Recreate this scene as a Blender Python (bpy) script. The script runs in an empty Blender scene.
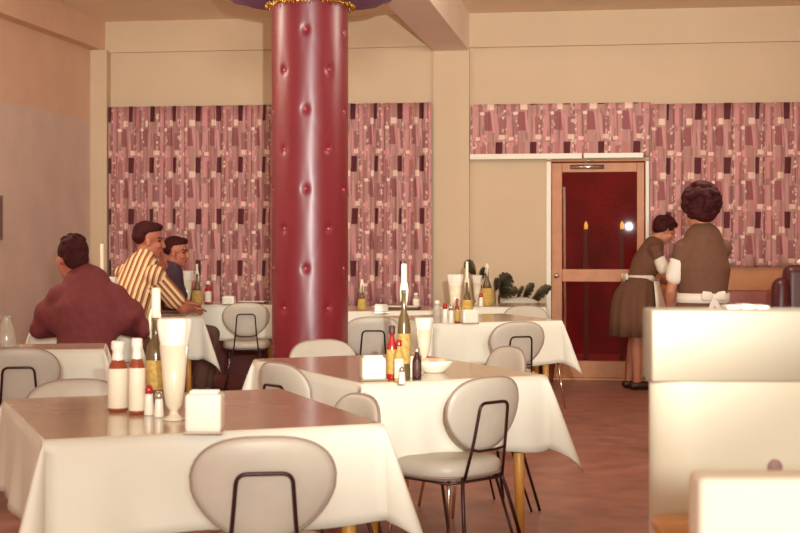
import bpy, bmesh, math, random
from mathutils import Vector, Matrix, noise
random.seed(7)
C = bpy.context.scene.collection
PI = math.pi
F = 1450.0; HZ = 240.0; CH = 1.34; YAW = math.atan(220/1450.0)
cs, sn = math.cos(YAW), math.sin(YAW)
TZ = 0.76

# ---------- place helpers: camera frame (right, depth) to room ----------
def cw(x, Z, z=0.0):
    return Vector((-sn*Z + cs*x, cs*Z + sn*x, z))
def P(px, Z, z=0.0):
    return cw((px-400)/F*Z, Z, z)
def at(px, py, z=TZ+0.008):
    return P(px, F*(CH-z)/(py-HZ), z)
def back_x(px, Y=14.0):
    u = (px-400)/F
    return Y*(-sn+u*cs)/(cs+u*sn)

# ---------- materials ----------
MATS = {}
def srgb(c):
    def g(v):
        v /= 255.0
        return v/12.92 if v <= .04045 else ((v+.055)/1.055)**2.4
    return (g(c[0]), g(c[1]), g(c[2]), 1)
def mat(name, col, rough=.6, metal=0, var=.06, vscale=8, bump=0, bscale=60, coat=0, spec=.5, trans=0, emit=0, alpha=1, sheen=0):
    if name in MATS: return MATS[name]
    m = bpy.data.materials.new(name); m.use_nodes = True
    nt = m.node_tree; b = nt.nodes['Principled BSDF']
    c = srgb(col)
    b.inputs['Roughness'].default_value = rough
    b.inputs['Metallic'].default_value = metal
    b.inputs['Coat Weight'].default_value = coat
    b.inputs['Specular IOR Level'].default_value = spec
    b.inputs['Transmission Weight'].default_value = trans
    b.inputs['Sheen Weight'].default_value = sheen
    b.inputs['Coat Roughness'].default_value = .15
    tc = nt.nodes.new('ShaderNodeTexCoord')
    nz = nt.nodes.new('ShaderNodeTexNoise'); nz.inputs['Scale'].default_value = vscale
    nz.inputs['Detail'].default_value = 5
    nt.links.new(tc.outputs['Object'], nz.inputs['Vector'])
    cr = nt.nodes.new('ShaderNodeValToRGB')
    cr.color_ramp.elements[0].position = .3; cr.color_ramp.elements[1].position = .7
    cr.color_ramp.elements[0].color = (c[0]*(1-var), c[1]*(1-var), c[2]*(1-var), 1)
    cr.color_ramp.elements[1].color = (min(1, c[0]*(1+var)), min(1, c[1]*(1+var)), min(1, c[2]*(1+var)), 1)
    nt.links.new(nz.outputs['Fac'], cr.inputs['Fac'])
    nt.links.new(cr.outputs['Color'], b.inputs['Base Color'])
    if emit:
        nt.links.new(cr.outputs['Color'], b.inputs['Emission Color']); b.inputs['Emission Strength'].default_value = emit
    if bump:
        n2 = nt.nodes.new('ShaderNodeTexNoise'); n2.inputs['Scale'].default_value = bscale; n2.inputs['Detail'].default_value = 4
        nt.links.new(tc.outputs['Object'], n2.inputs['Vector'])
        bp = nt.nodes.new('ShaderNodeBump'); bp.inputs['Strength'].default_value = bump; bp.inputs['Distance'].default_value = .01
        nt.links.new(n2.outputs['Fac'], bp.inputs['Height']); nt.links.new(bp.outputs['Normal'], b.inputs['Normal'])
    MATS[name] = m
    return m

M_wall = mat('wall_paint', (210, 184, 152), .75, var=.03, vscale=2, bump=.05)
M_wallL = mat('wall_mauve_paint', (220, 194, 180), .8, var=.05, vscale=3, bump=.08)
M_wallO = mat('wall_orange_paint', (228, 188, 160), .75, var=.04, vscale=3)
M_ceil = mat('ceiling_paint', (248, 224, 194), .8, var=.05, vscale=1.5)
M_beam = mat('beam_paint', (250, 230, 212), .75, var=.03, vscale=3)
M_wains = mat('wainscot_maroon', (92, 36, 30), .6, var=.12)
M_cloth = mat('tablecloth_cotton', (226, 222, 206), .8, var=.02, vscale=5, bump=.06, bscale=250)
M_cover = mat('tabletop_sheet', (202, 184, 158), .16, var=.06, vscale=4, coat=.4)  # glossy cover; its tan tint holds the dim warm light on the tops
M_yleg = mat('light_wood_leg', (214, 152, 70), .4, var=.1, vscale=14)
M_vinyl = mat('chair_vinyl', (192, 182, 166), .45, var=.03, vscale=20, bump=.05, bscale=120)
M_pipe = mat('chair_piping', (150, 128, 115), .5)
M_rod = mat('dark_steel_rod', (58, 26, 24), .35, metal=.4)
M_chrome = mat('chrome_leg', (225, 200, 180), .18, metal=1)
M_col = mat('column_vinyl', (120, 22, 36), .42, var=.04, vscale=6, coat=.28, spec=.6); M_col.node_tree.nodes['Principled BSDF'].inputs['Coat Roughness'].default_value = .3
M_button = mat('column_button', (196, 70, 90), .25, coat=.6)
M_gold = mat('gold_tinsel', (212, 160, 70), .25, metal=.8, var=.2, vscale=60)
M_purple = mat('canopy_purple', (128, 88, 122), .6, var=.1)
M_wood = mat('door_wood', (190, 118, 62), .45, var=.12, vscale=10)
M_white = mat('white_gloss_paint', (232, 222, 200), .4, var=.02)
M_ceramic = mat('white_ceramic', (240, 234, 216), .25, var=.01, coat=.3)
M_maroon = mat('maroon_vinyl', (160, 90, 78), .5, var=.08)
M_dmaroon = mat('dark_maroon_vinyl', (70, 14, 18), .4, var=.1)
M_booth = mat('booth_cream_vinyl', (160, 148, 126), .5, var=.015, vscale=4)
M_booth2 = mat('booth_beige_vinyl', (204, 196, 172), .5, var=.02, vscale=4)
M_tan = mat('tan_wood_trim', (205, 150, 96), .5, var=.05)
M_skin = mat('skin', (172, 100, 76), .5, var=.05, vscale=20)
M_skinf = mat('skin_fair', (192, 126, 96), .5, var=.05, vscale=20)
M_hairb = mat('hair_brown', (58, 18, 18), .8, spec=.2, var=.4, vscale=40, bump=.6, bscale=90)
M_haird = mat('hair_dark_red_brown', (60, 16, 16), .75, spec=.25, var=.4, vscale=30, bump=.8, bscale=70)
M_eye = mat('eye_dark', (48, 22, 18), .3)
M_lip = mat('lips', (160, 70, 56), .45)
M_suit = mat('suit_wool', (112, 46, 48), .85, var=.12, vscale=30, bump=.1, bscale=200)
M_navy = mat('navy_shirt', (66, 44, 58), .8, var=.2, vscale=40)
M_trous = mat('trousers_grey', (92, 62, 52), .85)
M_dress = mat('dress_olive', (110, 74, 54), .85, var=.08, vscale=30, bump=.1, bscale=150)
M_apron = mat('apron_white', (236, 226, 210), .8, var=.02)
M_shoe = mat('shoe_leather', (60, 26, 20), .4)
M_candle = mat('candle_wax', (244, 234, 206), .4, var=.02)
M_straw = mat('bottle_straw', (196, 160, 84), .7, var=.25, vscale=60, bump=.5, bscale=120)
M_green = mat('bottle_green_glass', (104, 82, 48), .2, coat=.5)
M_amber = mat('bottle_amber_glass', (150, 66, 40), .12, coat=.5)
M_red = mat('ketchup_red', (170, 36, 28), .25, coat=.4)
M_label = mat('paper_label', (238, 228, 204), .6)
M_glass = mat('clear_tumbler_glass', (235, 225, 210), .08, trans=.55, coat=.3)
M_leaf = mat('plant_leaf', (48, 44, 26), .35, var=.3, vscale=12)
M_pot = mat('clay_pot', (150, 84, 58), .7)
M_dark = mat('dark_menu', (84, 50, 42), .5)
M_night = mat('night_ground', (140, 22, 24), .9, var=.3, vscale=3)
M_lampy = mat('lantern_glow', (255, 190, 80), .5, emit=.75)
M_grey = mat('picture_grey', (150, 118, 112), .6)
M_chromec = mat('chrome_cap', (225, 215, 200), .2, metal=.9)
M_post = mat('outdoor_post', (120, 60, 44), .7)

# ---------- mesh helpers ----------
def obj(name, bm, m, parent=None, smooth=True, loc=None):
    me = bpy.data.meshes.new(name); bm.normal_update(); bm.to_mesh(me); bm.free()
    o = bpy.data.objects.new(name, me); C.objects.link(o)
    for mm in (m if isinstance(m, (list, tuple)) else [m]): me.materials.append(mm)
    if smooth:
        for p in me.polygons: p.use_smooth = True
    if parent: o.parent = parent
    if loc is not None: o.location = loc
    return o
def bevel(o, w, seg=2):
    md = o.modifiers.new('bevel', 'BEVEL'); md.width = w; md.segments = seg; md.limit_method = 'ANGLE'
    md.harden_normals = False
    return o
def tag(o, label=None, cat=None, group=None, kind=None):
    if label: o['label'] = label
    if cat: o['category'] = cat
    if group: o['group'] = group
    if kind: o['kind'] = kind
    return o
def thing(name, label, cat, loc=(0, 0, 0), rz=0, group=None):
    o = bpy.data.objects.new(name, None); C.objects.link(o); o.empty_display_size = .1
    o.location = loc; o.rotation_euler = (0, 0, rz)
    return tag(o, label, cat, group)
def box(bm, x0, x1, y0, y1, z0, z1, mi=0):
    v = [bm.verts.new((x, y, z)) for z in (z0, z1) for y in (y0, y1) for x in (x0, x1)]
    for f in ((0, 2, 3, 1), (4, 5, 7, 6), (0, 1, 5, 4), (2, 6, 7, 3), (0, 4, 6, 2), (1, 3, 7, 5)):
        fc = bm.faces.new([v[i] for i in f]); fc.material_index = mi
    return bm
def boxo(name, dims, m, parent=None, bw=.004):
    o = obj(name, box(bmesh.new(), *dims), m, parent, smooth=False)
    if bw: bevel(o, bw)
    return o
def struct(name, dims, m, bw=0):
    o = boxo(name, dims, m, None, bw); o['kind'] = 'structure'; return o
def lathe(bm, prof, seg=24, off=(0, 0, 0), mi=0, sx=1, sy=1):
    rings = []
    for r, z in prof:
        if r < 1e-5: rings.append([bm.verts.new((off[0], off[1], off[2]+z))])
        else: rings.append([bm.verts.new((off[0]+sx*r*math.cos(2*PI*i/seg), off[1]+sy*r*math.sin(2*PI*i/seg), off[2]+z)) for i in range(seg)])
    for a, b in zip(rings, rings[1:]):
        if len(a) == 1 and len(b) == 1: continue
        for i in range(seg):
            j = (i+1) % seg
            if len(a) == 1: f = bm.faces.new((a[0], b[j], b[i]))
            elif len(b) == 1: f = bm.faces.new((a[i], a[j], b[0]))
            else: f = bm.faces.new((a[i], a[j], b[j], b[i]))
            f.material_index = mi
    return bm
def tube(bm, pts, r, seg=8, closed=False, mi=0):
    pts = [Vector(p) for p in pts]; n = len(pts); rings = []
    ref = None
    for i, p in enumerate(pts):
        if closed: t = pts[(i+1) % n]-pts[i-1]
        else: t = pts[min(i+1, n-1)]-pts[max(i-1, 0)]
        t.normalize()
        if ref is None:
            ref = t.orthogonal().normalized()
        ref = (ref-t*ref.dot(t)).normalized(); b = t.cross(ref)
        rr = r[i] if isinstance(r, (list, tuple)) else r
        rings.append([bm.verts.new(p+ref*rr*math.cos(2*PI*k/seg)+b*rr*math.sin(2*PI*k/seg)) for k in range(seg)])
    m = n if closed else n-1
    for i in range(m):
        a, b = rings[i], rings[(i+1) % n]
        for k in range(seg):
            l = (k+1) % seg
            f = bm.faces.new((a[k], a[l], b[l], b[k])); f.material_index = mi
    if not closed:
        bm.faces.new(rings[0][::-1]).material_index = mi; bm.faces.new(rings[-1]).material_index = mi
    return bm
def fillet(pts, r=.04, n=5):
    pts = [Vector(p) for p in pts]; out = [pts[0]]
    for a, b, c in zip(pts, pts[1:], pts[2:]):
        d1 = (a-b); d2 = (c-b); q = min(r, d1.length*.45, d2.length*.45)
        s, e = b+d1.normalized()*q, b+d2.normalized()*q
        for k in range(n+1):
            t = k/n; out.append(s*(1-t)**2+b*2*t*(1-t)+e*t*t)
    out.append(pts[-1]); return out
# limbs as lofted ellipses, later fused into one skin by a voxel remesh
def limb(bm, pts, rad, side=(1, 0, 0), seg=16):
    pts = [Vector(p) for p in pts]; rad = [r if isinstance(r, (list, tuple)) else (r, r) for r in rad]
    side = Vector(side); n = len(pts); st = []
    def tang(i): return (pts[min(i+1, n-1)]-pts[max(i-1, 0)]).normalized()
    t0, t1 = tang(0), tang(n-1)
    for k in (85, 60, 35, 15):
        a = math.radians(k); q = min(rad[0]); st.append((pts[0]-t0*q*math.sin(a), rad[0][0]*math.cos(a), rad[0][1]*math.cos(a), t0))
    for i in range(n): st.append((pts[i], rad[i][0], rad[i][1], tang(i)))
    for k in (15, 35, 60, 85):
        a = math.radians(k); q = min(rad[-1]); st.append((pts[-1]+t1*q*math.sin(a), rad[-1][0]*math.cos(a), rad[-1][1]*math.cos(a), t1))
    rings = []
    for p, ra, rb, t in st:
        s = side-t*side.dot(t)
        if s.length < .05: s = t.orthogonal()
        s.normalize(); b = t.cross(s)
        rings.append([bm.verts.new(p+s*ra*math.cos(2*PI*k/seg)+b*rb*math.sin(2*PI*k/seg)) for k in range(seg)])
    for a, b in zip(rings, rings[1:]):
        for k in range(seg):
            l = (k+1) % seg; bm.faces.new((a[k], a[l], b[l], b[k]))
    bm.faces.new(rings[0][::-1]); bm.faces.new(rings[-1])
def ell(bm, c, r, R=None, useg=16, vseg=10):
    M = Matrix.Translation(Vector(c)) @ ((R or Matrix.Identity(3)).to_4x4()) @ Matrix.Diagonal((*((r, r, r) if not isinstance(r, (tuple, list)) else r), 1))
    bmesh.ops.create_uvsphere(bm, u_segments=useg, v_segments=vseg, radius=1, matrix=M)
def fuse(name, bm, m, parent, voxel=.008, smooth=4, paint=None, fac=.5):
    o = obj(name, bm, m, parent)
    r = o.modifiers.new('r', 'REMESH'); r.mode = 'VOXEL'; r.voxel_size = voxel; r.use_smooth_shade = True
    s = o.modifiers.new('s', 'SMOOTH'); s.factor = fac; s.iterations = smooth
    dg = bpy.context.evaluated_depsgraph_get(); dg.update()
    me = bpy.data.meshes.new_from_object(o.evaluated_get(dg)); me.name = name
    o.modifiers.clear(); o.data = me
    me.materials.clear()
    for mm in (m if isinstance(m, (list, tuple)) else [m]): me.materials.append(mm)
    for p in me.polygons:
        p.use_smooth = True; p.material_index = paint(p.center) if paint else 0
    return o
def dup(root, loc, rz, label):
    r = root.copy(); C.objects.link(r); r.location = loc; r.rotation_euler = (0, 0, rz); r['label'] = label
    for ch in list(root.children):
        c = ch.copy(); C.objects.link(c); c.parent = r
        for g in ch.children:
            d = g.copy(); C.objects.link(d); d.parent = c
    return r

# ---------- the room ----------
XL, XR, YB, ZC = -5.24, 3.6, 14.0, 3.53
xpa, xpb = back_x(434), back_x(470)
xd0, xd1 = back_x(550), back_x(646)
struct('floor', (XL-.2, XR+.2, -1.0, YB+.15, -.1, 0), mat('floor_vinyl', (156, 104, 90), .38, var=.30, vscale=5, bump=.04))
struct('ceiling', (XL-.2, XR+.2, -1.0, YB+.15, ZC, ZC+.1), M_ceil)
bm = bmesh.new()
DT = 2.09
box(bm, XL-.2, xd0, YB, YB+.15, 0, ZC); box(bm, xd1, XR+.2, YB, YB+.15, 0, ZC); box(bm, xd0, xd1, YB, YB+.15, DT, ZC)
o = obj('wall_back', bm, M_wall, smooth=False); o['kind'] = 'structure'
struct('wall_left', (XL-.15, XL, -1.0, YB, 0, 2.53), M_wallL)
struct('trim_1', (XL-.15, XL, -1.0, YB, 2.53, 3.24), M_wallO)
struct('trim_2', (XL, XL+.13, -1.0, YB, 3.24, ZC), M_wallO)
struct('wall_right', (XR, XR+.15, -1.0, YB, 0, ZC), M_wall)
struct('trim_3', (XL, XL+.17, YB-.12, YB, 0, 3.24), M_wall)
struct('trim_4', (XL+.13, xpa, YB-.05, YB, 3.22, ZC), M_wall)
struct('trim_5', (xpb, XR, YB-.05, YB, 3.20, ZC), M_wall)
struct('trim_6', (xpa, xpb, YB-.07, YB, 0, 3.17), M_wall)
struct('trim_7', (xpa, xpb, -1.0, YB, 3.17, ZC), M_beam)
struct('baseboard_back', (XL+.17, xpa, YB-.03, YB, 0, .62), M_wains)
struct('trim_8', (xd1+.02, XR, YB-.035, YB, .84, 1.10), mat('sill_orange', (196, 130, 82), .6))

# door in the back wall
def door():
    d = thing('door_1', None, None); del_keys = None
    d['kind'] = 'structure'
    w0, w1 = xd0+.015, xd1-.015
    sw = .10
    y0, y1 = YB+.01, YB+.06
    for a, b in ((w0, w0+sw), (w1-.07, w1)):
        boxo('door_stile', (a, b, y0, y1, .02, DT-.01), M_wood, d)
    boxo('door_rail', (w0+sw, w1-.07, y0, y1, DT-.10, DT-.01), M_wood, d)
    boxo('door_rail', (w0+sw, w1-.07, y0, y1, .94, 1.06), M_wood, d)
    boxo('door_rail', (w0+sw, w1-.07, y0, y1, .02, .18), M_wood, d)
    g = mat('door_glass', (255, 240, 235), .02, trans=1.0, var=0)
    g.node_tree.nodes['Principled BSDF'].inputs['IOR'].default_value = 1.12
    boxo('glass_pane', (w0+sw, w1-.07, y0+.02, y0+.026, .18, .94), g, d, 0)
    boxo('glass_pane', (w0+sw, w1-.07, y0+.02, y0+.026, 1.06, DT-.10), g, d, 0)
    boxo('door_casing', (xd0-.035, xd0+.012, YB-.03, YB-.002, 0, DT+.03), M_white, d)
    boxo('door_casing', (xd1-.005, xd1+.03, YB-.03, YB-.002, 0, DT+.03), M_white, d)
    boxo('door_casing', (xd0-.035, xd1+.03, YB-.032, YB-.004, DT+.0, DT+.02), M_wood, d)
    bm = bmesh.new(); box(bm, w0+.18, w0+.50, y0-.03, y0-.001, DT-.07, DT-.03); tube(bm, [(w0+.3, y0-.02, DT-.05), (w0+.34, y0-.06, DT+.01), (w0+.42, y0-.03, DT+.0)], .006)
    obj('door_closer', bm, M_chromec, d)
    bm = bmesh.new(); lathe(bm, [(.0, 0), (.025, .0), (.025, .01), (.012, .02), (.012, .04), (.026, .05), (.02, .07), (0, .072)])
    bmesh.ops.rotate(bm, verts=bm.verts, matrix=Matrix.Rotation(PI/2, 3, 'X'))
    obj('door_knob', bm, M_chromec, d, loc=(w0+.05, y0, 1.0))
    boxo('threshold', (xd0, xd1, YB-.04, YB+.08, 0, .02), M_tan, d)
door()
# night outside
struct('trim_9', (xd0-1.5, xd1+1.5, YB+.15, YB+3.6, -.15, -.02), M_night)
struct('trim_10', (xd0-1.6, xd1+1.5, YB+3.5, YB+3.6, -.1, 3.2), M_night)
struct('trim_11', (xd0-1.6, xd0-1.5, YB+.15, YB+3.5, -.1, 3.2), M_night)
struct('trim_12', (xd1+1.5, xd1+1.6, YB+.15, YB+3.5, -.1, 3.2), M_night)
def lantern(px, lab, hh):
    p = P(px, 16.0); t = thing('lantern_post', lab, 'lantern', (p.x, p.y, -.02), 0, 'lanterns outside the door')
    boxo('post', (-.025, .025, -.025, .025, 0, hh-.12), M_post, t)
    bm = bmesh.new(); lathe(bm, [(0, 0), (.018, .0), (.022, .04), (.014, .07), (0, .09)], 12)
    obj('lamp_glass', bm, M_lampy, t, loc=(0, 0, hh-.12))
lantern(586, 'glowing yellow lantern seen through the door glass, left of the pair', 1.6)
lantern(622, 'glowing yellow lantern seen through the door glass, right of the pair', 1.6)
p = P(568, 15.3)  # thin rod modelled in place of a reflected streak in the glass
bm = bmesh.new(); tube(bm, [(p.x-.03, p.y, -.02), (p.x-.04, p.y, 1.9)], .012)
tag(obj('reflection_streak', bm, M_white), 'thin pale rod standing in for a reflected streak in the left door glass', 'reflection_streak')

# curtain rod strip
bm = bmesh.new(); box(bm, xpb+.01, back_x(582), YB-.115, YB-.09, 2.055+.06, 2.13+.035); box(bm, back_x(584), back_x(643), YB-.115, YB-.09, 2.06+.06, 2.135+.03)
tag(obj('curtain_rail', bm, M_white, smooth=False), 'white wooden rail under the short patterned valance over the door', 'curtain rail')

# picture on left wall
t = thing('framed_picture', 'plain grey panel hanging on the mauve left wall at the photo edge', 'picture', (XL, 11.4, 1.34))
boxo('frame', (0.001, .025, -.4, .35, 0, .38), M_grey, t); boxo('picture', (.02, .028, -.37, .32, .03, .35), mat('picture_face', (128, 100, 96), .6), t, 0)

# ---------- curtains ----------
def curtain_mat(name, voff, uoff):
    m = bpy.data.materials.new(name); m.use_nodes = True; nt = m.node_tree; b = nt.nodes['Principled BSDF']
    b.inputs['Roughness'].default_value = .8
    uv = nt.nodes.new('ShaderNodeUVMap'); sep = nt.nodes.new('ShaderNodeSeparateXYZ'); nt.links.new(uv.outputs[0], sep.inputs[0])
    def mth(op, a, c=None, d=None, clamp=False):
        n = nt.nodes.new('ShaderNodeMath'); n.operation = op; n.use_clamp = clamp
        for i, v in enumerate((a, c, d)):
            if v is None: continue
            if isinstance(v, (int, float)): n.inputs[i].default_value = v
            else: nt.links.new(v, n.inputs[i])
        return n.outputs[0]
    U = mth('ADD', sep.outputs[0], uoff); V = mth('ADD', sep.outputs[1], voff)   # centimetres
    PU, PV = 34.0, 51.0
    cu = mth('FLOOR', mth('DIVIDE', U, PU)); u = mth('SUBTRACT', U, mth('MULTIPLY', cu, PU))
    cv = mth('FLOOR', mth('DIVIDE', V, PV)); v = mth('SUBTRACT', V, mth('MULTIPLY', cv, PV))
    cmb = nt.nodes.new('ShaderNodeCombineXYZ'); nt.links.new(cu, cmb.inputs[0]); nt.links.new(cv, cmb.inputs[1])
    wn = nt.nodes.new('ShaderNodeTexWhiteNoise'); wn.noise_dimensions = '2D'; nt.links.new(cmb.outputs[0], wn.inputs['Vector'])
    jit = mth('MULTIPLY', mth('SUBTRACT', wn.outputs['Value'], .5), 3.0)
    u = mth('ADD', u, jit)
    # vertical streaks
    c2 = nt.nodes.new('ShaderNodeCombineXYZ'); nt.links.new(mth('MULTIPLY', U, .45), c2.inputs[0]); nt.links.new(mth('MULTIPLY', V, .035), c2.inputs[1])
    n1 = nt.nodes.new('ShaderNodeTexVoronoi'); n1.inputs['Scale'].default_value = 1; nt.links.new(c2.outputs[0], n1.inputs['Vector'])
    sv = nt.nodes.new('ShaderNodeSeparateColor'); nt.links.new(n1.outputs['Color'], sv.inputs[0])
    ramp = nt.nodes.new('ShaderNodeValToRGB'); ramp.color_ramp.interpolation = 'CONSTANT'
    cols = [(0, (179, 135, 127)), (.25, (190, 146, 136)), (.5, (165, 118, 114)), (.68, (199, 143, 140)), (.86, (185, 141, 129))]
    el = ramp.color_ramp.elements
    el[0].position = 0; el[0].color = srgb(cols[0][1]); el[1].position = cols[1][0]; el[1].color = srgb(cols[1][1])
    for p_, c_ in cols[2:]:
        e = el.new(p_); e.color = srgb(c_)
    nt.links.new(sv.outputs[0], ramp.inputs['Fac'])
    cur = ramp.outputs['Color']
    def mix(mask, col):
        nonlocal cur
        n = nt.nodes.new('ShaderNodeMix'); n.data_type = 'RGBA'
        nt.links.new(mask, n.inputs['Factor']); nt.links.new(cur, n.inputs[6]); n.inputs[7].default_value = srgb(col); cur = n.outputs[2]
    def rect(x0, x1, y0, y1, col, sl=0):
        cx, cy = (x0+x1)/2, (y0+y1)/2
        a = u if not sl else mth('ADD', u, mth('MULTIPLY', mth('SUBTRACT', v, cy), sl))
        mk = mth('MULTIPLY', mth('COMPARE', a, cx, (x1-x0)/2), mth('COMPARE', v, cy, (y1-y0)/2)); mix(mk, col)
    rect(13, 19, 0, 20, (208, 143, 142), .1); rect(24, 33, 22, 40, (154, 92, 93)); rect(31.5, 34, 20, 42, (212, 148, 146), -.1)
    rect(5, 12, 27, 44, (160, 105, 104)); rect(13, 17, 26, 46, (208, 146, 144), .08); rect(18, 23, 4, 22, (169, 111, 108))
    rect(2, 4.5, 24, 50, (210, 150, 146), -.07); rect(21, 24, 44, 51, (221, 143, 144)); rect(10.5, 12, 0, 25, (158, 92, 91)); rect(19, 20, 24, 50, (154, 90, 89))
    rect(25, 30, 0, 14, (188, 126, 121))
    # speckle column
    c3 = nt.nodes.new('ShaderNodeCombineXYZ'); nt.links.new(mth('MULTIPLY', U, .3), c3.inputs[0]); nt.links.new(mth('MULTIPLY', V, .22), c3.inputs[1])
    vo = nt.nodes.new('ShaderNodeTexVoronoi'); vo.inputs['Scale'].default_value = 1; nt.links.new(c3.outputs[0], vo.inputs['Vector'])
    ring = mth('COMPARE', vo.outputs['Distance'], .24, .10)
    mix(mth('MULTIPLY', ring, mth('COMPARE', u, 10.8, 2.6)), (233, 199, 180)); mix(mth('MULTIPLY', ring, mth('COMPARE', u, 23.5, 2.2)), (219, 175, 163))
    rect(27, 34, 14, 20, (240, 208, 187)); rect(5, 11, 44, 48.5, (233, 199, 180)); rect(15, 20, 46, 49.5, (245, 197, 184)); rect(20, 24, 22, 25, (245, 210, 193))
    rect(0, 7, 0, 15.5, (92, 30, 38), .05)
    nt.links.new(cur, b.inputs['Base Color'])
    return m
def curtain(name, x0, x1, z0, z1, m, lab, cat, nf, amp=.028, seed=0, y=YB-.10):
    W = x1-x0; nx = int(W*90); nz = 14
    bm = bmesh.new(); uvl = bm.loops.layers.uv.new('UVMap'); rows = []; acc = [0.0]
    def pos(i, t):
        x = x0+W*i/nx; ph = 2*PI*nf*i/nx
        a = amp*(.75+.25*t)*(math.sin(ph+.8*math.sin(ph*.37+seed))+.35*math.sin(2.3*ph+seed+t*.6))
        return x+.012*math.sin(ph*2+seed+t), y+a
    for i in range(1, nx+1):
        a, b = pos(i-1, .5), pos(i, .5); acc.append(acc[-1]+math.hypot(a[0]-b[0], a[1]-b[1])*100)
    for k in range(nz+1):
        t = k/nz; rows.append([bm.verts.new((*pos(i, t), z1+(z0-z1)*t+(.006*math.sin(i*.5) if k == nz else 0))) for i in range(nx+1)])
    for k in range(nz):
        for i in range(nx):
            f = bm.faces.new((rows[k][i], rows[k+1][i], rows[k+1][i+1], rows[k][i+1]))
            for l, (ii, kk) in zip(f.loops, ((i, k), (i, k+1), (i+1, k+1), (i+1, k))):
                l[uvl].uv = (acc[ii], (z1-z0)*100*kk/nz)
    o = obj(name, bm, m)
    s = o.modifiers.new('t', 'SOLIDIFY'); s.thickness = .003
    return tag(o, lab, cat)
cmA = curtain_mat('curtain_print', 0, 3); cmB = curtain_mat('valance_print', 14.5, 9); cmC = curtain_mat('curtain_print_right', 0, 17)
curtain('curtain', XL+.18, xpa-.01, .68, 2.67, cmA, 'long mauve atomic print curtain behind the red column and the seated men', 'curtain', 26)
curtain('valance', xpb+.005, xd1+.03, 2.13, 2.645, cmB, 'short patterned valance stretched above the glazed door', 'curtain', 10, amp=.008, seed=2, y=YB-.075)
CURT = curtain('curtain', xd1+.05, XR-.3, 1.09, 2.625, cmC, 'patterned curtain hanging to the right of the glazed door behind the two uniformed persons', 'curtain', 20, amp=.02, seed=4)
bm = bmesh.new(); p = P(733, 13.35)
tube(bm, [(p.x, p.y+.28, 2.62), (p.x+.005, p.y+.27, 1.9), (p.x-.01, p.y+.26, 1.5), (p.x-.01, p.y+.26, 1.13)], .006, 6)
lathe(bm, [(0, -.02), (.012, -.02), (.016, .01), (.004, .04), (0, .045)], 10, (p.x-.01, p.y+.26, 1.11))
cc = obj('pull_cord', bm, M_white, CURT); cc['label'] = 'thin white pull cord'
# ---------- column ----------
pc = P(310, 9.5); R = .25
t = thing('column', 'round column wrapped in buttoned shiny crimson vinyl', 'column', (pc.x, pc.y, 0))
cam_dir = math.atan2(-pc.y, -pc.x)          # angle of the side that faces the dining room
buttons = []
for c in range(10):
    th = cam_dir+math.radians(-7+36*c)
    z = .24+(0 if c % 2 == 0 else .255)
    while z < 2.85:
        buttons.append((th, z)); z += .51
z0b = 1.34+(240-268)/152.6
# align rows with those seen in the photo
dz = (z0b-.24) % .51
buttons = [(a, z+dz) for a, z in buttons if z+dz < 2.8]
bm = bmesh.new(); NS, NZ = 200, 260; rows = []
for k in range(NZ+1):
    z = 3.53*k/NZ; row = []
    for i in range(NS):
        th = 2*PI*i/NS; d = 0
        for bt, bz in buttons:
            if abs(z-bz) > .3: continue
            da = (th-bt+PI) % (2*PI)-PI
            if abs(da) > .8: continue
            dx = da*R; dzz = z-bz
            d += .010*math.exp(-(dx*dx+dzz*dzz)/(2*.017**2))
            d += .003*math.exp(-(dx/.028)**2)*math.exp(-(dzz/.13)**2)
            for sg in (-1, 1):
                # creases run diagonally to the neighbours
                q = dx-sg*dzz*.6*1.0
                d += .0006*math.exp(-(q/.024)**2)*math.exp(-(dzz/.11)**2)
        d += .0022*noise.noise(Vector((math.cos(th)*1.2, math.sin(th)*1.2, z*2.6)))
        r = R-d; row.append(bm.verts.new((r*math.cos(th), r*math.sin(th), z)))
    rows.append(row)
for k in range(NZ):
    for i in range(NS):
        j = (i+1) % NS; bm.faces.new((rows[k][i], rows[k][j], rows[k+1][j], rows[k+1][i]))
obj('padded_cover', bm, M_col, t)
for a, z in buttons:
    if abs((a-cam_dir+PI) % (2*PI)-PI) > 1.9: continue
    bm = bmesh.new(); ell(bm, ((R-.013)*math.cos(a), (R-.013)*math.sin(a), z), .011, None, 10, 8); obj('button', bm, M_button, t)
t = thing('column_canopy', 'purple flared canopy ring with gold tinsel fringe at the top of the crimson column', 'canopy', (pc.x, pc.y, .02))
bm = bmesh.new(); lathe(bm, [(.262, 2.87), (.30, 2.86), (.42, 2.875), (.53, 2.90), (.60, 2.96), (.60, 3.06), (.45, 3.12), (.262, 3.14)], 48)
for v in bm.verts:
    a = math.atan2(v.co.y, v.co.x); v.co.z += .008*math.sin(a*14)
obj('canopy', bm, M_purple, t)
bm = bmesh.new(); random.seed(3)
for i in range(150):
    a = 2*PI*i/150; r = .268+random.uniform(0, .02); l = random.uniform(.015, .05)
    tube(bm, [(r*math.cos(a), r*math.sin(a), 2.875), ((r+.006)*math.cos(a+.02), (r+.006)*math.sin(a+.02), 2.87-l)], .0035, 5)
lathe(bm, [(.258, 2.85), (.285, 2.85), (.285, 2.875), (.258, 2.875)], 40)
tag(obj('tinsel_fringe', bm, M_gold, t), None)
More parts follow.
